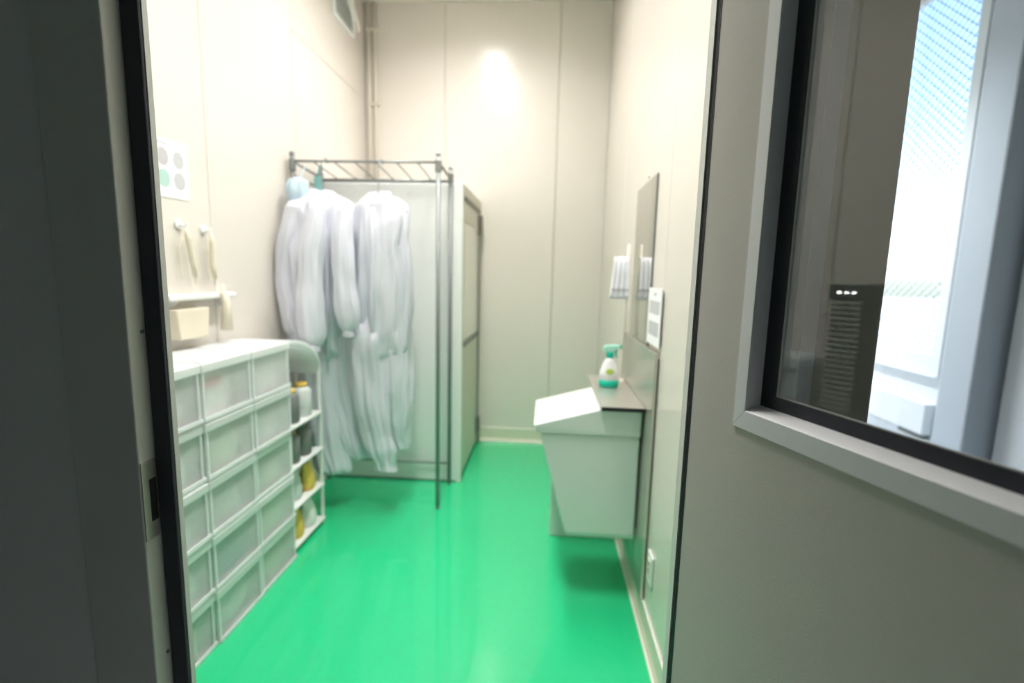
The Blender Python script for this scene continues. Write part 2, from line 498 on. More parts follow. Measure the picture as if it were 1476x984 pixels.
# ------------------------------------------------------------------ ceiling lamp and two added fill lamps (above the frame)
def ceiling_lamp(x, ya, yb, label, watts, w=.16, spread=112):
    """recessed trough fitting: rim, diffuser set back behind the rim, and its light"""
    ym = (ya + yb) / 2
    t = empty('ceiling_lamp', (x, ym, ZC - .05))
    tag(t, label, 'lamp', 'ceiling lamps')
    for (a, b, c, d) in ((x - w / 2 - .015, x - w / 2, ya, yb), (x + w / 2, x + w / 2 + .015, ya, yb), (x - w / 2, x + w / 2, ya, ya + .015), (x - w / 2, x + w / 2, yb - .015, yb)):
        fin('rim', MB().box(a, b, c, d, ZC - .05, ZC - .0005), 'white', t)
    fin('diffuser', MB().box(x - w / 2, x + w / 2, ya + .015, yb - .015, ZC - .03, ZC - .001), 'lampglow', t)
    ld = bpy.data.lights.new('lamp_light', 'AREA')
    ld.shape = 'RECTANGLE'
    ld.size = w
    ld.size_y = yb - ya - .04
    ld.energy = watts
    ld.color = (1.0, 0.98, 0.955)
    ld.spread = math.radians(spread)
    lo = bpy.data.objects.new('lamp_light', ld)
    COL.objects.link(lo)
    lo.parent = t
    lo.location = (0, 0, .018)
ceiling_lamp(-.55, 2.15, 3.22, 'recessed strip lamp in the ceiling near the back wall', LAMP_WATTS * 1.1, spread=155)
ceiling_lamp(-.44, .98, 1.85, 'added second strip lamp evening the light near the doorway', LAMP_WATTS * .8)  # unseen second lamp, added to even out the room light
ceiling_lamp(1.4, 3.3, 4.4, 'added fill lamp in the ceiling of the outer passage', 40.0)  # unseen fill lamp, added to brighten pillar and window wall

# ------------------------------------------------------------------ booth in the back corner
bo = empty('changing_booth', ((XL - .54) / 2, 3.5, 0))
tag(bo, 'pale grey booth with a windowed side door in the back corner', 'booth')
BX, BY, BZ = -.539, 3.085, 1.963
BYe, BXe = YB - .008, XL + .008
for i, (a, b) in enumerate(((BXe, -1.02), (-1.02, BX - .025))):
    fin('front_panel', MB().box(a + .001, b - .001, BY + .003, BY + .03, .012, BZ - .012), 'booth', bo, bevel=.0015)
fin('corner_post', MB().box(BX - .03, BX, BY, BY + .035, 0, BZ), 'booth', bo, bevel=.003)
fin('roof', MB().box(BXe, BX - .001, BY + .03, BYe, BZ - .03, BZ - .002), 'booth', bo)
fin('base_rail', MB().box(BXe, BX - .03, BY + .006, BY + .03, 0, .012), 'chrome', bo)
fin('side_frame', MB().box(BX - .03, BX, BY + .035, BYe, 1.90, BZ).box(BX - .03, BX, BYe - .05, BYe, 0, 1.9).box(BX - .03, BX, BY + .035, BY + .06, 0, 1.9), 'boothside', bo, bevel=.002)
dd = fin('side_door', MB().box(BX - .026, BX - .006, BY + .06, BYe - .05, .03, .93).box(BX - .026, BX - .006, BY + .06, BY + .12, .93, 1.9)
         .box(BX - .026, BX - .006, BYe - .13, BYe - .05, .93, 1.9).box(BX - .026, BX - .006, BY + .12, BYe - .13, 1.74, 1.9), 'boothside', bo, bevel=.002)
fin('pane', MB().box(BX - .02, BX - .012, BY + .12, BYe - .13, .93, 1.74), 'boothpane', dd)
fin('door_rail', MB().box(BX - .008, BX + .006, BY + .08, BYe - .06, 1.868, 1.885), 'boothdark', dd)
fin('mid_rail', MB().box(BX - .008, BX + .006, BY + .06, BYe - .05, .915, .945), 'darkgrey', dd)
fin('closer', MB().box(BX - .008, BX + .022, BYe - .10, BYe - .045, 1.70, 1.85), 'boothdark', dd, bevel=.004)
fin('handle', MB().box(BX - .008, BX + .022, BYe - .12, BYe - .06, .11, .24), 'darkgrey', dd, bevel=.004)
fin('door_edge', MB().box(BX - .008, BX + .004, BYe - .075, BYe - .05, .03, 1.86), 'chrome', dd)

# ------------------------------------------------------------------ wire garment rack
rk = empty('garment_rack', (-1.02, 2.88, 0))
tag(rk, 'tall grey metal garment rack with wire top holding coveralls', 'rack')
RX0, RX1, RY0, RY1, RZ = -1.435, -.61, 2.712, 3.055, 2.045
for x in (RX0, RX1):
    for y in (RY0, RY1):
        p = fin('post', MB().tube([(x, y, .02), (x, y, RZ - .012)], .0125, 12), 'chrome', rk, smooth=True)
        fin('cap', MB().lathe([(.014, RZ - .014), (.0145, RZ - .003), (.008, RZ + .004)], x, y, 12), 'chrome', p)
        fin('foot', MB().lathe([(.013, 0), (.013, .006), (.006, .008), (.006, .022)], x, y, 10), 'darkgrey', p)
        fin('collar', MB().lathe([(.014, 1.945), (.019, 1.95), (.019, 2.005), (.014, 2.01)], x, y, 12), 'chrome', p)
fin('top_rail', MB().tube([(RX0, RY0, 1.998), (RX1, RY0, 1.998)], .007, 8), 'chrome', rk, smooth=True)
fin('top_rail', MB().tube([(RX0, RY1, 1.960), (RX1, RY1, 1.960)], .011, 8), 'chrome', rk, smooth=True)
for x in (RX0, RX1):
    fin('end_rail', MB().tube([(x, RY0, 1.998), (x, RY1, 1.975)], .007, 8), 'chrome', rk, smooth=True)
nx = 7
for i in range(1, nx):
    x = RX0 + (RX1 - RX0) * i / nx
    fin('cross_wire', MB().tube([(x, RY0, 1.998), (x, RY1, 1.963)], .004, 6), 'chrome', rk, smooth=True)
fin('base_rail', MB().tube([(RX0, RY1, .145), (RX1, RY1, .145)], .008, 8), 'chrome', rk, smooth=True)

# ------------------------------------------------------------------ coveralls on hangers
def ring(c, a, b, n, folds, ph, rot=0.0, amp=.1):
    out = []
    for k in range(n):
        t = 2 * math.pi * k / n
        m = 1 + amp * (math.sin(folds * t + ph) * .6 + math.sin((folds * 2 + 1) * t - ph * 1.7) * .4)
        x = a * math.cos(t) * m
        y = b * math.sin(t) * m
        out.append((c[0] + x * math.cos(rot) - y * math.sin(rot), c[1] + x * math.sin(rot) + y * math.cos(rot), c[2]))
    return out

def loft(mb, prof, n=40, folds=5, ph=0.0, rot=0.0, amp=.1):
    """prof: list of (centre, half-width, half-depth); smooth interpolation"""
    rings = []
    N = len(prof)
    S = 6
    for i in range(N - 1):
        for s in range(S if i < N - 2 else S + 1):
            t = s / S
            p0 = prof[max(i - 1, 0)]; p1 = prof[i]; p2 = prof[i + 1]; p3 = prof[min(i + 2, N - 1)]
            def cr(a, b, c, d):
                return .5 * (2 * b + (c - a) * t + (2 * a - 5 * b + 4 * c - d) * t * t + (3 * b - a - 3 * c + d) * t ** 3)
            c = [cr(p0[0][j], p1[0][j], p2[0][j], p3[0][j]) for j in range(3)]
            a = max(.004, cr(p0[1], p1[1], p2[1], p3[1]))
            b = max(.004, cr(p0[2], p1[2], p2[2], p3[2]))
            u = (i + t) / (N - 1)
            rings.append(ring(c, a, b, n, folds, ph + 1.6 * u + .5 * math.sin(9 * u + ph), rot, amp * min(1, u * 5 + .15)))
    mb.rings(rings)
    return mb

def wrinkle(mb, amp, sc, seed):
    o = Vector((seed * 3.1, seed * 1.7, seed * 2.3))
    out = []
    for p in mb.v:
        q = Vector(p)
        w = Vector((q.x * sc, q.y * sc, q.z * sc * .45)) + o
        d = noise.noise_vector(w) * amp + noise.noise_vector(w * 2.3) * amp * .5
        out.append(tuple(q + d))
    mb.v = out
    return mb

def coverall(x, y, rot, label, seed, ztop, sleeves, legs, hw=.20):
    c, s = math.cos(rot), math.sin(rot)
    def W(u, v, z): return (x + u * c - v * s, y + u * s + v * c, z)
    t = empty('coverall', (x, y, min(q[-1][2] for q in legs) - .02))
    tag(t, label, 'coverall', 'coveralls on the rack')
    mb = loft(MB(), [(W(0, 0, ztop + .02), .045, .035), (W(0, 0, ztop - .02), hw * .62, .05), (W(0, 0, ztop - .06), hw * .93, .062),
                     (W(0, 0, ztop - .2), hw, .08), (W(0, 0, ztop - .5), hw * .98, .09), (W(0, 0, ztop - .72), hw * .97, .085), (W(0, 0, ztop - .84), hw * .9, .072),
                     (W(0, 0, ztop - .89), hw * .5, .04)], 84, 10, seed, rot, .15)
    wrinkle(mb, .020, 9, seed)
    fin('torso', mb, 'cloth', t, smooth=True)
    for q in sleeves:
        mb = loft(MB(), [((p[0], p[1], p[2]), p[3], p[3] * .8) for p in q], 48, 7, seed + q[0][0] * 9, rot, .13)
        wrinkle(mb, .010, 12, seed + 2)
        fin('sleeve', mb, 'cloth', t, smooth=True)
        e0 = q[-1]
        fin('cuff', loft(MB(), [((e0[0], e0[1], e0[2] + .012), .026, .024), ((e0[0], e0[1], e0[2] - .012), .030, .027), ((e0[0], e0[1], e0[2] - .028), .028, .026)], 24, 8, seed, rot, .08), 'cloth', t, smooth=True)
    for q in legs:
        q = [(q[0][0], q[0][1], 1.16, .05, .03), (q[0][0], q[0][1], 1.10, q[0][3] * .85, q[0][4] * .8)] + q
        mb = loft(MB(), [((p[0], p[1], p[2]), p[3] * 1.12, p[4] * 1.1) for p in q], 56, 7, seed * 1.3 + q[0][0] * 7, rot, .16)
        wrinkle(mb, .018, 9, seed + 5)
        fin('trouser_leg', mb, 'cloth', t, smooth=True)
    # collar as an open band with a V below it
    cb = MB()
    n = 20
    rr = []
    for k in range(n + 1):
        a = -math.pi * .78 + 2 * math.pi * .78 * k / n + math.pi / 2
        drop = abs(k / n - .5) * 2
        rr.append((a, drop))
    top = [W(.066 * math.cos(a), .05 * math.sin(a), ztop + .045 - .05 * d * d) for a, d in rr]
    bot = [W(.085 * math.cos(a), .062 * math.sin(a), ztop - .02 - .10 * d ** 3) for a, d in rr]
    cb.add(top + bot, [(k, k + 1, n + 2 + k, n + 1 + k) for k in range(n)])
    o = fin('collar', cb, 'cloth', t, smooth=True)
    md = o.modifiers.new('thick', 'SOLIDIFY'); md.thickness = .006
    fin('zip_placket', wrinkle(MB().tube([W(.0, -.07, ztop - .06), W(.006, -.088, ztop - .25), W(.004, -.098, ztop - .55), W(0, -.09, ztop - .9)], [.012, .012, .012, .010], 8), .006, 9, seed), 'cloth', t, smooth=True)
    return t

def hanger(x, y, rot, z, label, hw=.19, railz=1.998):
    c, s = math.cos(rot), math.sin(rot)
    def W(u, dz): return (x + u * c, y + u * s, z + dz)
    t = empty('clothes_hanger', (x, y, z - .06))
    tag(t, label, 'hanger', 'hangers on the rack')
    fin('bar', MB().tube([W(-hw, -.075), W(-hw * .6, -.035), W(0, .012), W(hw * .6, -.035), W(hw, -.075)], .008, 8), 'white', t, smooth=True)
    hk = [W(0, .01), (x, y, z + .03), (x, y, railz - .025)]
    for k in range(9):
        a = -math.pi / 2 + math.pi * k / 8
        hk.append((x, y + .022 - .022 * math.cos(a) * 0 + (.0) + (.05 * (k / 8)) , railz - .012 + .026 * math.sin(math.pi * k / 8)))
    fin('hook', MB().tube(hk, .003, 6), 'chrome', t, smooth=True)
    return t

CY = 2.645
x1 = -1.235
coverall(x1, CY, math.radians(28), 'white coverall with puffy sleeves hanging nearest the side wall', 1.0, 1.80,
         [[(-1.345, 2.58, 1.74, .05), (-1.385, 2.57, 1.55, .066), (-1.405, 2.56, 1.36, .058), (-1.39, 2.56, 1.2, .064), (-1.365, 2.56, 1.07, .058), (-1.35, 2.56, 1.02, .028)],
          [(-1.20, 2.54, 1.74, .045), (-1.235, 2.51, 1.55, .062), (-1.245, 2.50, 1.35, .062), (-1.24, 2.49, 1.18, .068), (-1.235, 2.49, 1.05, .062), (-1.23, 2.49, .995, .028)]],
         [[(-1.27, 2.64, 1.02, .11, .075), (-1.265, 2.64, .8, .10, .07), (-1.25, 2.64, .55, .092, .065), (-1.225, 2.63, .38, .085, .06), (-1.205, 2.63, .27, .088, .065), (-1.20, 2.63, .235, .075, .05)],
          [(-1.165, 2.70, 1.02, .10, .07), (-1.155, 2.70, .8, .095, .065), (-1.125, 2.70, .55, .09, .06), (-1.085, 2.69, .40, .08, .055), (-1.06, 2.69, .31, .05, .045)]], .185)
hanger(x1, CY, math.radians(28), 1.80, 'white plastic hanger inside the coverall nearest the side wall')
x2 = -.925
coverall(x2, CY + .01, math.radians(-8), 'white coverall with gathered cuffs hanging nearest the rack corner post', 2.4, 1.795,
         [[(-1.075, 2.57, 1.73, .045), (-1.085, 2.54, 1.55, .058), (-1.075, 2.53, 1.35, .058), (-1.065, 2.53, 1.2, .064), (-1.058, 2.53, 1.12, .054), (-1.058, 2.53, 1.075, .026)],
          [(-.845, 2.64, 1.73, .045), (-.815, 2.64, 1.55, .055), (-.805, 2.64, 1.4, .05), (-.815, 2.64, 1.24, .055), (-.825, 2.64, 1.14, .048), (-.828, 2.64, 1.09, .026)]],
         [[(-.985, 2.64, 1.02, .11, .08), (-.98, 2.64, .8, .10, .07), (-.96, 2.63, .55, .095, .065), (-.93, 2.62, .40, .085, .06), (-.905, 2.62, .31, .06, .05), (-.895, 2.62, .27, .065, .05)],
          [(-.86, 2.67, 1.02, .10, .075), (-.852, 2.67, .8, .09, .065), (-.845, 2.67, .6, .08, .06), (-.835, 2.67, .47, .06, .05), (-.82, 2.67, .39, .045, .045)]], .168)
hanger(x2, CY + .01, math.radians(-8), 1.795, 'white plastic hanger inside the coverall nearest the corner post', .165)
cp = empty('mob_cap', (-1.40, 2.63, 1.72))
tag(cp, 'pale blue gathered cap hanging from the rack top beside the coveralls', 'cap')
mb = loft(MB(), [((-1.365, 2.66, 1.90), .012, .012), ((-1.37, 2.65, 1.88), .05, .03), ((-1.375, 2.64, 1.84), .06, .04), ((-1.37, 2.64, 1.79), .055, .04), ((-1.36, 2.64, 1.75), .03, .03)], 32, 7, .4, 0, .12)
fin('bag', wrinkle(mb, .008, 14, 3), 'bluecap', cp, smooth=True)
fin('loop', MB().tube([(-1.365, 2.66, 1.895), (-1.362, 2.70, 1.95), (-1.362, 2.712, 1.972)], .004, 6), 'bluecap', cp)
cl = empty('hanging_clip', (-1.275, 2.69, 1.82))
tag(cl, 'sea green plastic clip hooked on the rack near the pale blue cap', 'clip')
fin('jaw', MB().box(-1.295, -1.258, 2.672, 2.684, 1.82, 1.91).box(-1.295, -1.258, 2.690, 2.702, 1.82, 1.91), 'greenclip', cl, bevel=.004)
fin('hook', MB().tube([(-1.276, 2.687, 1.90), (-1.276, 2.69, 1.95), (-1.276, 2.712, 1.975), (-1.276, 2.73, 1.955)], .004, 6), 'greenclip', cl, smooth=True)

# ------------------------------------------------------------------ storage crates by the side wall
CRX0, CRX1 = XL + .012, -1.182
TIER = .2145
colY = [(1.285, 1.567), (1.569, 1.854), (1.856, 2.143)]
tn = ['bottom', 'fourth-tier', 'third-tier', 'second-tier', 'topmost']
cn = ['in the column nearest the doorway', 'in the middle column', 'in the column beside the open shelf']
def crate_parts(t, x0, x1, y0, y1, z0, z1):
    w = .004
    zl = z1 - .040
    i = .003
    body = MB()
    xf = x1
    x1 = x1 - .009                                     # the front of the tub sits back under the lid
    body.box(x0 + i, x1 - i, y0 + i, y1 - i, z0 + .001, z0 + .001 + w)
    for (a, b, c, d) in ((x0 + i, x0 + i + w, y0 + i, y1 - i), (x1 - i - w, x1 - i, y0 + i, y1 - i), (x0 + i + w, x1 - i - w, y0 + i, y0 + i + w), (x0 + i + w, x1 - i - w, y1 - i - w, y1 - i)):
        body.box(a, b, c, d, z0 + .001 + w, zl)
    fin('tub', body, 'crate', t)
    x1 = xf
    fin('base_rim', MB().box(x0 + .0005, x1 - .0005, y0 + .0005, y1 - .0005, z0 + .0002, z0 + .001).box(x1 - .003, x1 + .0015, y0 + .001, y1 - .001, z0 + .001, z0 + .016), 'lid', t)
    lid = fin('lid', MB().box(x0, x1, y0, y1, zl, z1 - .006), 'lid', t, bevel=.005)
    fin('lip', MB().box(x0 + .012, x1 - .012, y0 + .012, y1 - .012, z1 - .0065, z1 - .0005), 'lid', lid)
    for yy in (y0 + .006, y1 - .006):
        fin('corner_rib', MB().box(x1 - .011, x1 - .004, yy - .004 + (.004 if yy < (y0 + y1) / 2 else -.004), yy + .004 + (.004 if yy < (y0 + y1) / 2 else -.004), z0 + .004, zl), 'lid', t)
cont_cols = {}
palette = ['sage', 'pale', 'grey', 'mist', 'teal_soft']
MT['sage'] = mat('sage_bag', srgb(206, 218, 200), 0.6, var=.28, scale=14)
MT['pale'] = mat('white_bag', srgb(240, 242, 240), 0.6, var=.28, scale=14)
MT['grey'] = mat('grey_bag', srgb(204, 210, 208), 0.6, var=.28, scale=14)
MT['mist'] = mat('misty_green_bag', srgb(216, 230, 226), 0.6, var=.28, scale=14)
MT['teal_soft'] = mat('teal_bag', srgb(40, 140, 138), 0.6, var=.28, scale=14)
MT['pink'] = mat('pink_label', srgb(206, 50, 84), 0.5)
pn = {'sage': 'sage green', 'pale': 'white', 'grey': 'pale grey', 'mist': 'misty green', 'teal_soft': 'teal'}
fillmap = {(0, 0): 'sage', (1, 0): 'mist', (2, 0): 'sage', (0, 1): 'mist', (1, 1): 'teal_soft', (2, 1): 'sage', (0, 2): 'mist', (1, 2): 'grey', (2, 2): 'sage',
           (0, 3): 'mist', (1, 3): 'sage', (2, 3): 'pale', (0, 4): 'grey', (1, 4): 'pale', (2, 4): 'pale'}
rnd = random.Random(3)
for ci, (ya, yb) in enumerate(colY):
    for ti in range(5):
        z0 = ti * TIER + .001
        z1 = z0 + TIER
        dx = rnd.uniform(-.006, .006)
        t = empty('storage_crate', ((CRX0 + CRX1) / 2, (ya + yb) / 2, z0))
        tag(t, 'clear lidded plastic storage crate, %s %s' % (tn[ti], cn[ci]), 'storage crate', 'stacked clear storage crates')
        crate_parts(t, CRX0, CRX1 + dx, ya, yb, z0, z1)
        f = fillmap[(ci, ti)]
        hgt = rnd.uniform(.11, .155)
        mb = MB()
        n = 10
        gx0, gx1, gy0, gy1 = CRX0 + .025, CRX1 - (.045 if (ci, ti) == (1, 4) else .024), ya + .025, yb - .03
        rings = []
        for k, (zz, sc) in enumerate(((0, .93), (.2, 1), (.55, .99), (.85, .9), (1, .7))):
            rg = []
            for j in range(28):
                a = 2 * math.pi * j / 28
                ca, sa = math.cos(a), math.sin(a)
                q = 1 / max(abs(ca), abs(sa)) ** .75
                nz = 1 + .06 * math.sin(5 * a + ti * 2 + ci + k)
                rg.append(((gx0 + gx1) / 2 + (gx1 - gx0) / 2 * ca * q * sc * min(nz, 1) , (gy0 + gy1) / 2 + (gy1 - gy0) / 2 * sa * q * sc * min(nz, 1), z0 + .006 + hgt * zz * (1 + .05 * math.sin(3 * a + ti))))
            rings.append(rg)
        mb.rings(rings)
        b = fin('folded_bag', mb, f, None, smooth=True)
        tag(b, '%s folded bag in the %s crate %s' % (pn[f], tn[ti], cn[ci]), 'bag', 'folded bags in the crates')
pk = empty('packet', (-1.30, 1.66, 4 * TIER + .16))
tag(pk, 'white packet with a pink label inside the topmost middle crate', 'packet')
# stand it against the tub front
z0 = 4 * TIER + .006
pk.location = (-1.212, 1.655, z0)
fin('sleeve', MB().box(-1.2145, -1.2105, 1.585, 1.72, z0, z0 + .155), 'pale', pk)
fin('label', MB().box(-1.2104, -1.2095, 1.587, 1.70, z0 + .105, z0 + .14), 'pink', pk)

# open shelf beside the crates
sh = empty('open_shelf', (-1.33, 2.32, 0))
tag(sh, 'white open shelf unit with rounded top beyond the storage crates', 'shelf')
SY0, SY1, SX1 = 2.150, 2.485, -1.195
SX0 = XL + .012
fin('side_panel', MB().box(SX0, SX1 - .01, SY0, SY0 + .008, .01, 1.04), 'lid', sh)
fin('upright', MB().box(SX1 - .02, SX1 - .005, SY1 - .014, SY1, .0, .86), 'white', sh, bevel=.003)
fin('upright', MB().box(SX0, SX0 + .015, SY1 - .014, SY1, .0, .86), 'white', sh, bevel=.003)
fin('upright', MB().box(SX1 - .02, SX1 - .005, SY0 + .009, SY0 + .02, .0, 1.04), 'white', sh, bevel=.003)
shz = [.035, .235, .44, .645, .862]
for z in shz[:4]:
    fin('shelf_board', MB().box(SX0 + .002, SX1, SY0 + .008, SY1, z - .012, z), 'white', sh, bevel=.003)
arc = []
for k in range(9):
    a = math.pi / 2 * k / 8
    arc.append((SY0 + .02 + (SY1 - SY0 - .02) * math.sin(a), .862 + .205 * math.cos(a)))
inner = [(y - .008, z - .012) for y, z in reversed(arc)]
fin('rounded_top', MB().prism(arc + inner, 'x', SX0, SX1), 'lid', sh, smooth=False)
# items on the shelves
def canister(x, y, z, r, hh, m, capm, label, name='canister', cat='canister', grp=None):
    t = empty(name, (x, y, z))
    tag(t, label, cat, grp)
    fin('body', MB().lathe([(r * .9, z + .0005), (r, z + .008), (r, z + hh * .78), (r * .6, z + hh * .88)], x, y, 18), m, t, smooth=True)
    fin('cap', MB().lathe([(r * .62, z + hh * .87), (r * .62, z + hh * .99), (r * .5, z + hh)], x, y, 14), capm, t, smooth=True)
lv = ['shelf board one from the floor', 'second shelf board up', 'third shelf board up', 'uppermost shelf board']
canister(-1.255, 2.255, .6455, .048, .17, 'darkgrey', 'yellow', 'dark grey canister with yellow cap on the uppermost shelf board', grp='canisters on the open shelf')
canister(-1.26, 2.385, .6455, .05, .175, 'grey', 'yellow', 'pale grey canister with yellow cap on the uppermost shelf board', grp='canisters on the open shelf')
canister(-1.255, 2.25, .4405, .046, .165, 'darkgrey', 'brown', 'dark grey canister with brown cap on the third shelf board up', grp='canisters on the open shelf')
canister(-1.26, 2.37, .4405, .05, .17, 'darkgrey', 'darkgrey', 'plain dark grey canister on the third shelf board up', grp='canisters on the open shelf')
def pouch(x, y, z, a, b, hh, m, label, seed, name='pouch'):
    mb = loft(MB(), [((x, y, z + .001), a * .8, b * .8), ((x, y, z + hh * .2), a, b), ((x, y, z + hh * .6), a * .95, b * .8), ((x, y, z + hh * .9), a * .8, b * .4), ((x, y, z + hh), a * .75, b * .12)], 28, 5, seed, math.pi / 2, .06)
    o = fin(name, mb, m, None, smooth=True)
    return tag(o, label, 'pouch', 'pouches on the open shelf')
pouch(-1.255, 2.27, .2355, .05, .035, .15, 'grey', 'pale grey pouch on the second shelf board up', 1)
pouch(-1.25, 2.395, .2355, .05, .04, .14, 'yellow', 'yellow pouch on the second shelf board up', 2)
pouch(-1.25, 2.26, .0355, .05, .04, .14, 'yellow', 'yellow pouch on the lowest shelf board', 3)
pouch(-1.25, 2.385, .0355, .055, .045, .14, 'pale', 'white pouch on the lowest shelf board', 4)

# ------------------------------------------------------------------ slim tower unit in front of the crates (seen in the door glass)
tw = empty('tower_heater', (-1.29, 1.125, 0))
tag(tw, 'slim grey ribbed tower heater with three small lights, reflected in door glass', 'heater')
fin('base', MB().prism([(-1.36, 1.055), (-1.155, 1.055), (-1.145, 1.125), (-1.155, 1.197), (-1.36, 1.197)], 'z', 0.0005, .02), 'tower', tw, bevel=.003)
fin('column', MB().box(-1.345, -1.157, 1.070, 1.180, .02, 1.335), 'towerdark', tw, bevel=.006)
hd = fin('control_head', MB().box(-1.35, -1.143, 1.063, 1.187, 1.335, 1.40), 'towerdark', tw, bevel=.008)
fin('head_rim', MB().box(-1.352, -1.139, 1.061, 1.189, 1.39, 1.405), 'tower', hd, bevel=.004)
for k in range(3):
    fin('light', MB().tube([(-1.1435, 1.100 + .025 * k, 1.362), (-1.141, 1.100 + .025 * k, 1.362)], .005, 10), 'led', hd)
zr = .06
while zr < 1.32:
    fin('rib', MB().box(-1.157, -1.147, 1.072, 1.178, zr, zr + .009), 'tower', tw)
    zr += .021

# ------------------------------------------------------------------ poster, hooks, rollers and shelf on the side wall
po = empty('wall_poster', (XL, 1.83, 1.664))
tag(po, 'white wall poster with rounded grey and teal pictures', 'poster')
fin('sheet', MB().prism([(1.665, 1.662), (1.945, 1.668), (1.945, 1.884), (1.665, 1.878)], 'x', XL + .0005, XL + .0025), 'paper', po)
def blot(y, z, a, b, m, xa, par, sgn=1):
    mb = MB().rings([[(xa, y + a * math.cos(2 * math.pi * k / 20), z + b * math.sin(2 * math.pi * k / 20)) for k in range(20)],
                     [(xa + .0006 * sgn, y + a * math.cos(2 * math.pi * k / 20), z + b * math.sin(2 * math.pi * k / 20)) for k in range(20)]])
    fin('printed_picture', mb, m, par)
for i, y in enumerate((1.72, 1.815, 1.895)):
    blot(y, 1.815, .030, .034, 'ink2' if i < 2 else 'ink', XL + .0025, po)
    blot(y, 1.735, .032, .034, 'teal_ink' if i < 2 else 'ink', XL + .0025, po)
fin('printed_heading', MB().box(XL + .0025, XL + .0031, 1.70, 1.84, 1.861, 1.869), 'ink', po)

def hook(y, z, label):
    t = empty('wall_hook', (XL, y, z))
    tag(t, label, 'hook', 'adhesive hooks on the side wall')
    fin('plate', MB().tube([(XL + .0005, y, z), (XL + .009, y, z)], .02, 18), 'white', t, smooth=False)
    fin('peg', MB().tube([(XL + .008, y, z - .004), (XL + .03, y, z - .012), (XL + .038, y, z + .004)], .005, 8), 'white', t, smooth=True)
HK = [(1.872, 1.570), (2.012, 1.562)]
hook(HK[0][0], HK[0][1], 'round white adhesive hook nearer the poster')
hook(HK[1][0], HK[1][1], 'round white adhesive hook farther from the poster')
def roller(y, z, label, lean, low):
    t = empty('lint_roller', (XL + .03, y, low))
    tag(t, label, 'lint roller', 'lint rollers on the side wall')
    xx = XL + .032
    fin('cord', MB().tube([(xx, y, z - .008), (xx, y - .035 - lean, z - .10), (xx, y - .03 - lean, z - .22)], .003, 6), 'beige', t)
    fin('handle', MB().tube([(xx, y, z - .012), (xx, y + .012, z - .06), (xx, y + .02 + lean, z - .15), (xx, y + .03 + lean, z - .21)], [.008, .012, .012, .009], 10), 'beige', t, smooth=True)
    fin('stem', MB().tube([(xx, y + .03 + lean, z - .205), (xx, y + .032 + lean, z - .24)], .004, 6), 'beige', t)
    return xx, t
roller(HK[0][0], HK[0][1], 'beige handled lint roller hanging from the hook nearer the poster', .006, 1.32)
xx, rt = roller(HK[1][0], HK[1][1], 'beige handled lint roller hanging from the hook farther from the poster', -.015, 1.12)
fin('brush', MB().tube([(XL + .06, 2.03, 1.33), (XL + .075, 2.03, 1.25), (XL + .075, 2.025, 1.13)], [.006, .018, .026], 10), 'beige', rt, smooth=True)
ws = empty('wall_shelf', (XL, 1.95, 1.262))
tag(ws, 'narrow white wall shelf below the hanging lint rollers', 'shelf')
fin('board', MB().box(XL + .001, XL + .055, 1.74, 2.135, 1.268, 1.292), 'white', ws, bevel=.006)
for y in (1.79, 2.09):
    fin('bracket', MB().prism([(XL + .001, 1.268), (XL + .045, 1.268), (XL + .001, 1.225)], 'y', y - .004, y + .004), 'white', ws)
tb = empty('tray_box', (XL + .04, 1.86, 1.115))
tag(tb, 'beige box fixed to the wall beneath the narrow shelf', 'box')
fin('body', MB().prism([(1.775, 1.115), (1.93, 1.115), (1.945, 1.235), (1.76, 1.235)], 'x', XL + .001, XL + .06), 'beige', tb, bevel=.004)

# vent high on the side wall with a hose
vt = empty('wall_vent', (XL, 3.5, 3.07))
tag(vt, 'white framed vent high on the wall with a dangling white hose', 'vent')
vy0, vy1, vz0, vz1 = 3.36, 3.70, 3.075, 3.40
fin('frame', MB().box(XL + .0005, XL + .022, vy0, vy0 + .022, vz0, vz1).box(XL + .0005, XL + .022, vy1 - .022, vy1, vz0, vz1)
    .box(XL + .0005, XL + .022, vy0 + .022, vy1 - .022, vz0, vz0 + .022).box(XL + .0005, XL + .022, vy0 + .022, vy1 - .022, vz1 - .022, vz1), 'white', vt, bevel=.003)
fin('recess', MB().box(XL + .0005, XL + .004, vy0 + .022, vy1 - .022, vz0 + .022, vz1 - .022), 'ventglass', vt)
for k in range(6):
    z = vz0 + .045 + k * .045
    fin('slat', MB().prism([(XL + .005, z), (XL + .018, z - .012), (XL + .018, z - .009), (XL + .005, z + .003)], 'y', vy0 + .024, vy1 - .024), 'ventglass', vt)
fin('side_edge', MB().box(XL + .004, XL + .010, vy0 + .022, vy0 + .034, vz0 + .022, vz1 - .022), 'darkgrey', vt)
fin('hose', MB().tube([(XL + .04, 3.45, 3.34), (XL + .06, 3.47, 3.25), (XL + .07, 3.50, 3.19), (XL + .075, 3.54, 3.15), (XL + .075, 3.57, 3.13)], .009, 8), 'hose', vt, smooth=True)
fin('hose', MB().tube([(XL + .04, 3.50, 3.34), (XL + .07, 3.52, 3.24), (XL + .085, 3.56, 3.17), (XL + .085, 3.60, 3.12), (XL + .08, 3.63, 3.09)], .007, 8), 'hose', vt, smooth=True)

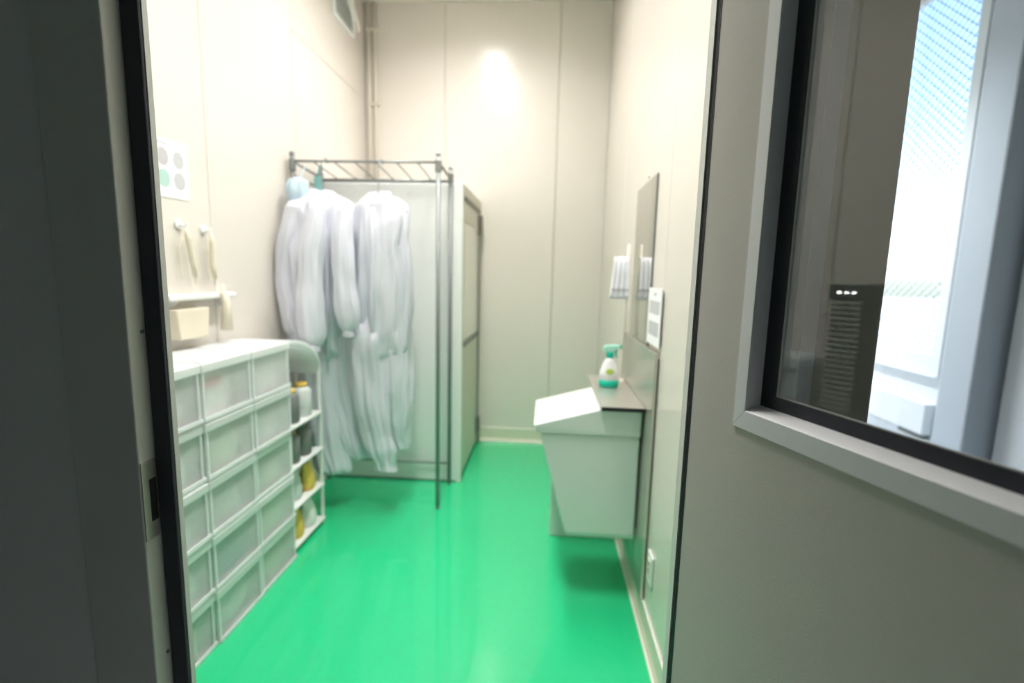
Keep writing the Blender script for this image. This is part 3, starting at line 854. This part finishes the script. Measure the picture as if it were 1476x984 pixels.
# conduits in the corner
for x, lb in ((-1.431, 'slim cream conduit pipe tucked into the corner, closer to the vent'), (-1.381, 'slim cream conduit pipe in the corner, farther from the vent')):
    t = empty('conduit_pipe', (x, YB - .018, .2))
    tag(t, lb, 'pipe', 'conduits in the back corner')
    fin('pipe', MB().tube([(x, YB - .018, 2.05), (x, YB - .018, ZC - .001)], .012, 12), 'conduit', t, smooth=True)
    for z in (2.70, 3.24):
        c = fin('saddle', MB().box(x - .015, x + .03, YB - .033, YB - .0005, z - .01, z + .01), 'conduit', t, bevel=.003)
        fin('screw', MB().tube([(x + .023, YB - .035, z), (x + .023, YB - .031, z)], .004, 8), 'chrome', c)

# ------------------------------------------------------------------ wash basin on the other side
pn_ = fin('splash_panel', MB().box(XR - .018, XR - .0065, 1.822, 2.58, .118, 1.118), 'steel', None, bevel=.001)
tag(pn_, 'brushed steel splash panel on the wall behind the wash basin', 'panel')
sk = empty('wash_basin', (.19, 2.15, .29))
tag(sk, 'white tapered wall hung wash basin with sloping rim', 'basin')
ya, yb = 1.95, 2.352
# outer body : tapered shell, open above
def ring4(z, x0, x1, dy=0.0):
    return [(x0, ya + dy, z), (x1, ya + dy, z), (x1, yb - dy, z), (x0, yb - dy, z)]
body = MB()
body.rings([[(.126, ya + .02, .293), (.404, ya + .02, .293), (.404, yb - .02, .293), (.126, yb - .02, .293)],
            [(.11, ya + .014, .315), (.404, ya + .014, .315), (.404, yb - .014, .315), (.11, yb - .014, .315)],
            [(.045, ya + .012, .55), (.404, ya + .012, .55), (.404, yb - .012, .55), (.045, yb - .012, .55)],
            [(.008, ya + .01, .69), (.404, ya + .01, .69), (.404, yb - .01, .69), (.008, yb - .01, .69)],
            [(-.006, ya + .008, .752), (.404, ya + .008, .752), (.404, yb - .008, .752), (-.006, yb - .008, .752)]], cap=False)
body.f.append((3, 2, 1, 0))
fin('body', body, 'ceramic', sk, bevel=.006)
# rim band, sloping up to the wall side, with the bowl sunk into it
rim = MB()
outp = lambda z0: None
o_b = [(-.020, ya, .754), (.406, ya, .754), (.406, yb, .754), (-.020, yb, .754)]
o_t = [(-.036, ya - .004, .785), (.236, ya - .004, .862), (.236, yb + .004, .862), (-.036, yb + .004, .785)]
b_t = [(.236, ya - .004, .862), (.406, ya - .004, .862), (.406, yb + .004, .862), (.236, yb + .004, .862)]
i_t = [(-.008, ya + .028, .791), (.205, ya + .028, .852), (.205, yb - .028, .852), (-.008, yb - .028, .791)]
i_m = [(.02, ya + .042, .71), (.19, ya + .042, .74), (.19, yb - .042, .74), (.02, yb - .042, .71)]
i_l = [(.05, ya + .06, .62), (.18, ya + .06, .62), (.18, yb - .06, .62), (.05, yb - .06, .62)]
vs = o_b + o_t + b_t + i_t + i_m + i_l
fs = [(0, 1, 9, 8, 4), (1, 2, 10, 9), (2, 3, 7, 11, 10), (3, 0, 4, 7), (8, 9, 10, 11),
      (4, 5, 13, 12), (5, 6, 14, 13), (6, 7, 15, 14), (7, 4, 12, 15)]
# merge duplicate b_t verts with o_t
rim.add(o_b + o_t + [b_t[1], b_t[2]] + i_t,
        [(0, 1, 8, 5, 4), (1, 2, 9, 8), (2, 3, 7, 6, 9), (3, 0, 4, 7), (5, 8, 9, 6), (4, 5, 11, 10), (5, 6, 12, 11), (6, 7, 13, 12), (7, 4, 10, 13), (0, 3, 2, 1)][:-1])
fin('rim', rim, 'ceramic', sk, bevel=.005)
bowl = MB()
bowl.rings([i_t, i_m, i_l], cap=False)
bowl.f.append((8, 9, 10, 11))
bw = fin('bowl', bowl, 'basin', sk, bevel=.01)
fin('drain', MB().lathe([(.022, .6205), (.022, .624), (.012, .6245)], .115, 2.15, 16), 'steel', bw)
fin('fixing_screw', MB().tube([(.385, ya + .015, .315), (.385, ya + .006, .315)], .006, 10), 'steel', sk)
fin('wall_bracket', MB().box(.4045, XR - .019, ya + .03, yb - .03, .34, .72), 'darkgrey', sk)
# counter shelf
ct = empty('steel_counter', (.33, 2.25, .864))
tag(ct, 'slim steel counter shelf behind the basin carrying the spray bottle', 'counter')
fin('top', MB().box(.234, XR - .019, 1.925, 2.58, .868, .880), 'steel', ct, bevel=.002)
fin('edge_strip', MB().box(.240, XR - .019, 1.919, 1.9245, .864, .880), 'black', ct, bevel=.001)  # thin black strip across the near end of the counter
fin('support_leg', MB().box(.058, XR - .02, 2.48, 2.52, 0.0005, .50).box(.30, XR - .02, 2.48, 2.52, .50, .8675), 'booth', ct, bevel=.003)

# spray bottle
sbt = empty('spray_bottle', (.311, 2.297, .880))
tag(sbt, 'white spray bottle with teal base and mint trigger on the counter', 'bottle')
bx, by, bz = .311, 2.297, .8805
def ell(z, a, b, n=24): return [(bx + a * math.cos(2 * math.pi * k / n), by + b * math.sin(2 * math.pi * k / n), z) for k in range(n)]
fin('base_band', MB().rings([ell(bz, .040, .026), ell(bz + .006, .046, .030), ell(bz + .036, .047, .031)]), 'teal', sbt, smooth=True)
fin('body', MB().rings([ell(bz + .0362, .0468, .0308), ell(bz + .07, .045, .029), ell(bz + .10, .036, .025), ell(bz + .125, .024, .019), ell(bz + .142, .015, .015)]), 'bottle', sbt, smooth=True)
fin('label_print', MB().rings([[(bx + .020 * math.cos(2 * math.pi * k / 20), by - .0285, bz + .078 + .013 * math.sin(2 * math.pi * k / 20)) for k in range(20)],
                               [(bx + .020 * math.cos(2 * math.pi * k / 20), by - .031, bz + .078 + .013 * math.sin(2 * math.pi * k / 20)) for k in range(20)]]), 'lime', sbt)
fin('neck', MB().lathe([(.016, bz + .140), (.018, bz + .146), (.017, bz + .166), (.013, bz + .17)], bx, by, 16), 'teal', sbt, smooth=True)
fin('spray_head', MB().prism([(bx - .032, bz + .168), (bx + .012, bz + .168), (bx + .036, bz + .186), (bx + .046, bz + .190), (bx + .044, bz + .200), (bx + .02, bz + .203), (bx - .026, bz + .200), (bx - .036, bz + .184)], 'y', by - .012, by + .012), 'mint', sbt, bevel=.004)
fin('trigger', MB().prism([(bx + .022, bz + .182), (bx + .034, bz + .184), (bx + .030, bz + .16), (bx + .036, bz + .142), (bx + .030, bz + .140), (bx + .022, bz + .158)], 'y', by - .006, by + .006), 'teal', sbt, bevel=.002)
fin('nozzle', MB().box(bx + .044, bx + .054, by - .008, by + .008, bz + .186, bz + .203), 'teal', sbt, bevel=.002)

# mirror with its hook
mr = empty('wall_mirror', (XR, 2.24, 1.12))
tag(mr, 'tall frameless mirror hanging on the wall above the steel splash panel', 'mirror')
fin('plate', MB().box(XR - .007, XR - .0015, 2.036, 2.455, 1.122, 1.815), 'mirror', mr)
fin('edge', MB().box(XR - .0075, XR - .001, 2.033, 2.0358, 1.122, 1.815), 'darkgrey', mr)
fin('hook', MB().tube([(XR - .001, 2.17, 1.845), (XR - .012, 2.17, 1.838), (XR - .012, 2.17, 1.82)], .005, 8), 'white', mr, smooth=True)

# white cloth on a slim stand in front of the mirror edge
cs = empty('cloth_stand', (.395, 2.44, .8805))
tag(cs, 'slim cream post on the counter beside the mirror edge', 'stand')
fin('foot', MB().lathe([(.016, .8805), (.016, .886), (.008, .889)], .395, 2.44, 16), 'conduit', cs, smooth=True)
fin('post', MB().tube([(.395, 2.44, .888), (.395, 2.44, 1.56)], .006, 10), 'conduit', cs, smooth=True)
fin('arm', MB().tube([(.405, 2.44, 1.492), (.325, 2.44, 1.492)], .005, 8), 'conduit', cs, smooth=True)
tw2 = empty('hanging_cloth', (.365, 2.44, 1.29))
tag(tw2, 'white cloth draped over the slim post beside the mirror', 'cloth')
cb = MB()
def flap(sy):
    rings = []
    for i in range(9):
        z = 1.499 - .205 * i / 8
        wd = .034 + .010 * (i / 8) ** 2
        rings.append([(.361 - wd + 2 * wd * k / 12, 2.44 + sy * (.008 + .010 * min(1, i / 2) + .006 * math.sin(k * 1.6 + i * .3)), z) for k in range(13)])
    return rings
r1, r2_ = flap(-1), flap(1)
grid = list(reversed(r1)) + r2_
vs = [p for r in grid for p in r]
fsx = [(i * 13 + k, i * 13 + k + 1, (i + 1) * 13 + k + 1, (i + 1) * 13 + k) for i in range(len(grid) - 1) for k in range(12)]
o = fin('drape', MB().add(vs, fsx), 'towel', tw2, smooth=True)
md = o.modifiers.new('thick', 'SOLIDIFY'); md.thickness = .004
o = fin('hem', MB().add([(.361 - .043 + .086 * k / 12, 2.44 - .0235 - .006 * math.sin(k * 1.6 + 2.2), z) for z in (1.345, 1.333) for k in range(13)], [(k, k + 1, 14 + k, 13 + k) for k in range(12)]), 'ink', tw2)

# notice, outlet
nt_ = empty('paper_notice', (XR, 1.915, 1.14))
tag(nt_, 'white paper notice with two grey printed pictures beside the mirror', 'notice')
fin('sheet', MB().box(XR - .0105, XR - .0085, 1.81, 2.035, 1.14, 1.362), 'paper', nt_)
fin('tape', MB().box(XR - .0084, XR - .0005, 1.83, 1.84, 1.15, 1.355), 'paper', nt_)
for z0, z1 in ((1.262, 1.312), (1.178, 1.232)):
    fin('printed_picture', MB().box(XR - .0112, XR - .0105, 1.835, 2.01, z0, z1), 'ink', nt_)
fin('printed_mark', MB().box(XR - .0112, XR - .0105, 1.90, 1.935, 1.332, 1.344), 'ink', nt_)
ot = empty('wall_outlet', (XR, 1.735, .255))
tag(ot, 'white wall socket plate low on the wall beside the door', 'socket')
fin('plate', MB().box(XR - .010, XR - .0005, 1.70, 1.772, .252, .37), 'white', ot, bevel=.003)
fin('insert', MB().box(XR - .013, XR - .0095, 1.718, 1.754, .275, .347), 'beige', ot, bevel=.001)
for z in (.298, .325):
    fin('slot', MB().box(XR - .0136, XR - .0128, 1.729, 1.732, z, z + .01).box(XR - .0136, XR - .0128, 1.740, 1.743, z, z + .01), 'hole', ot)
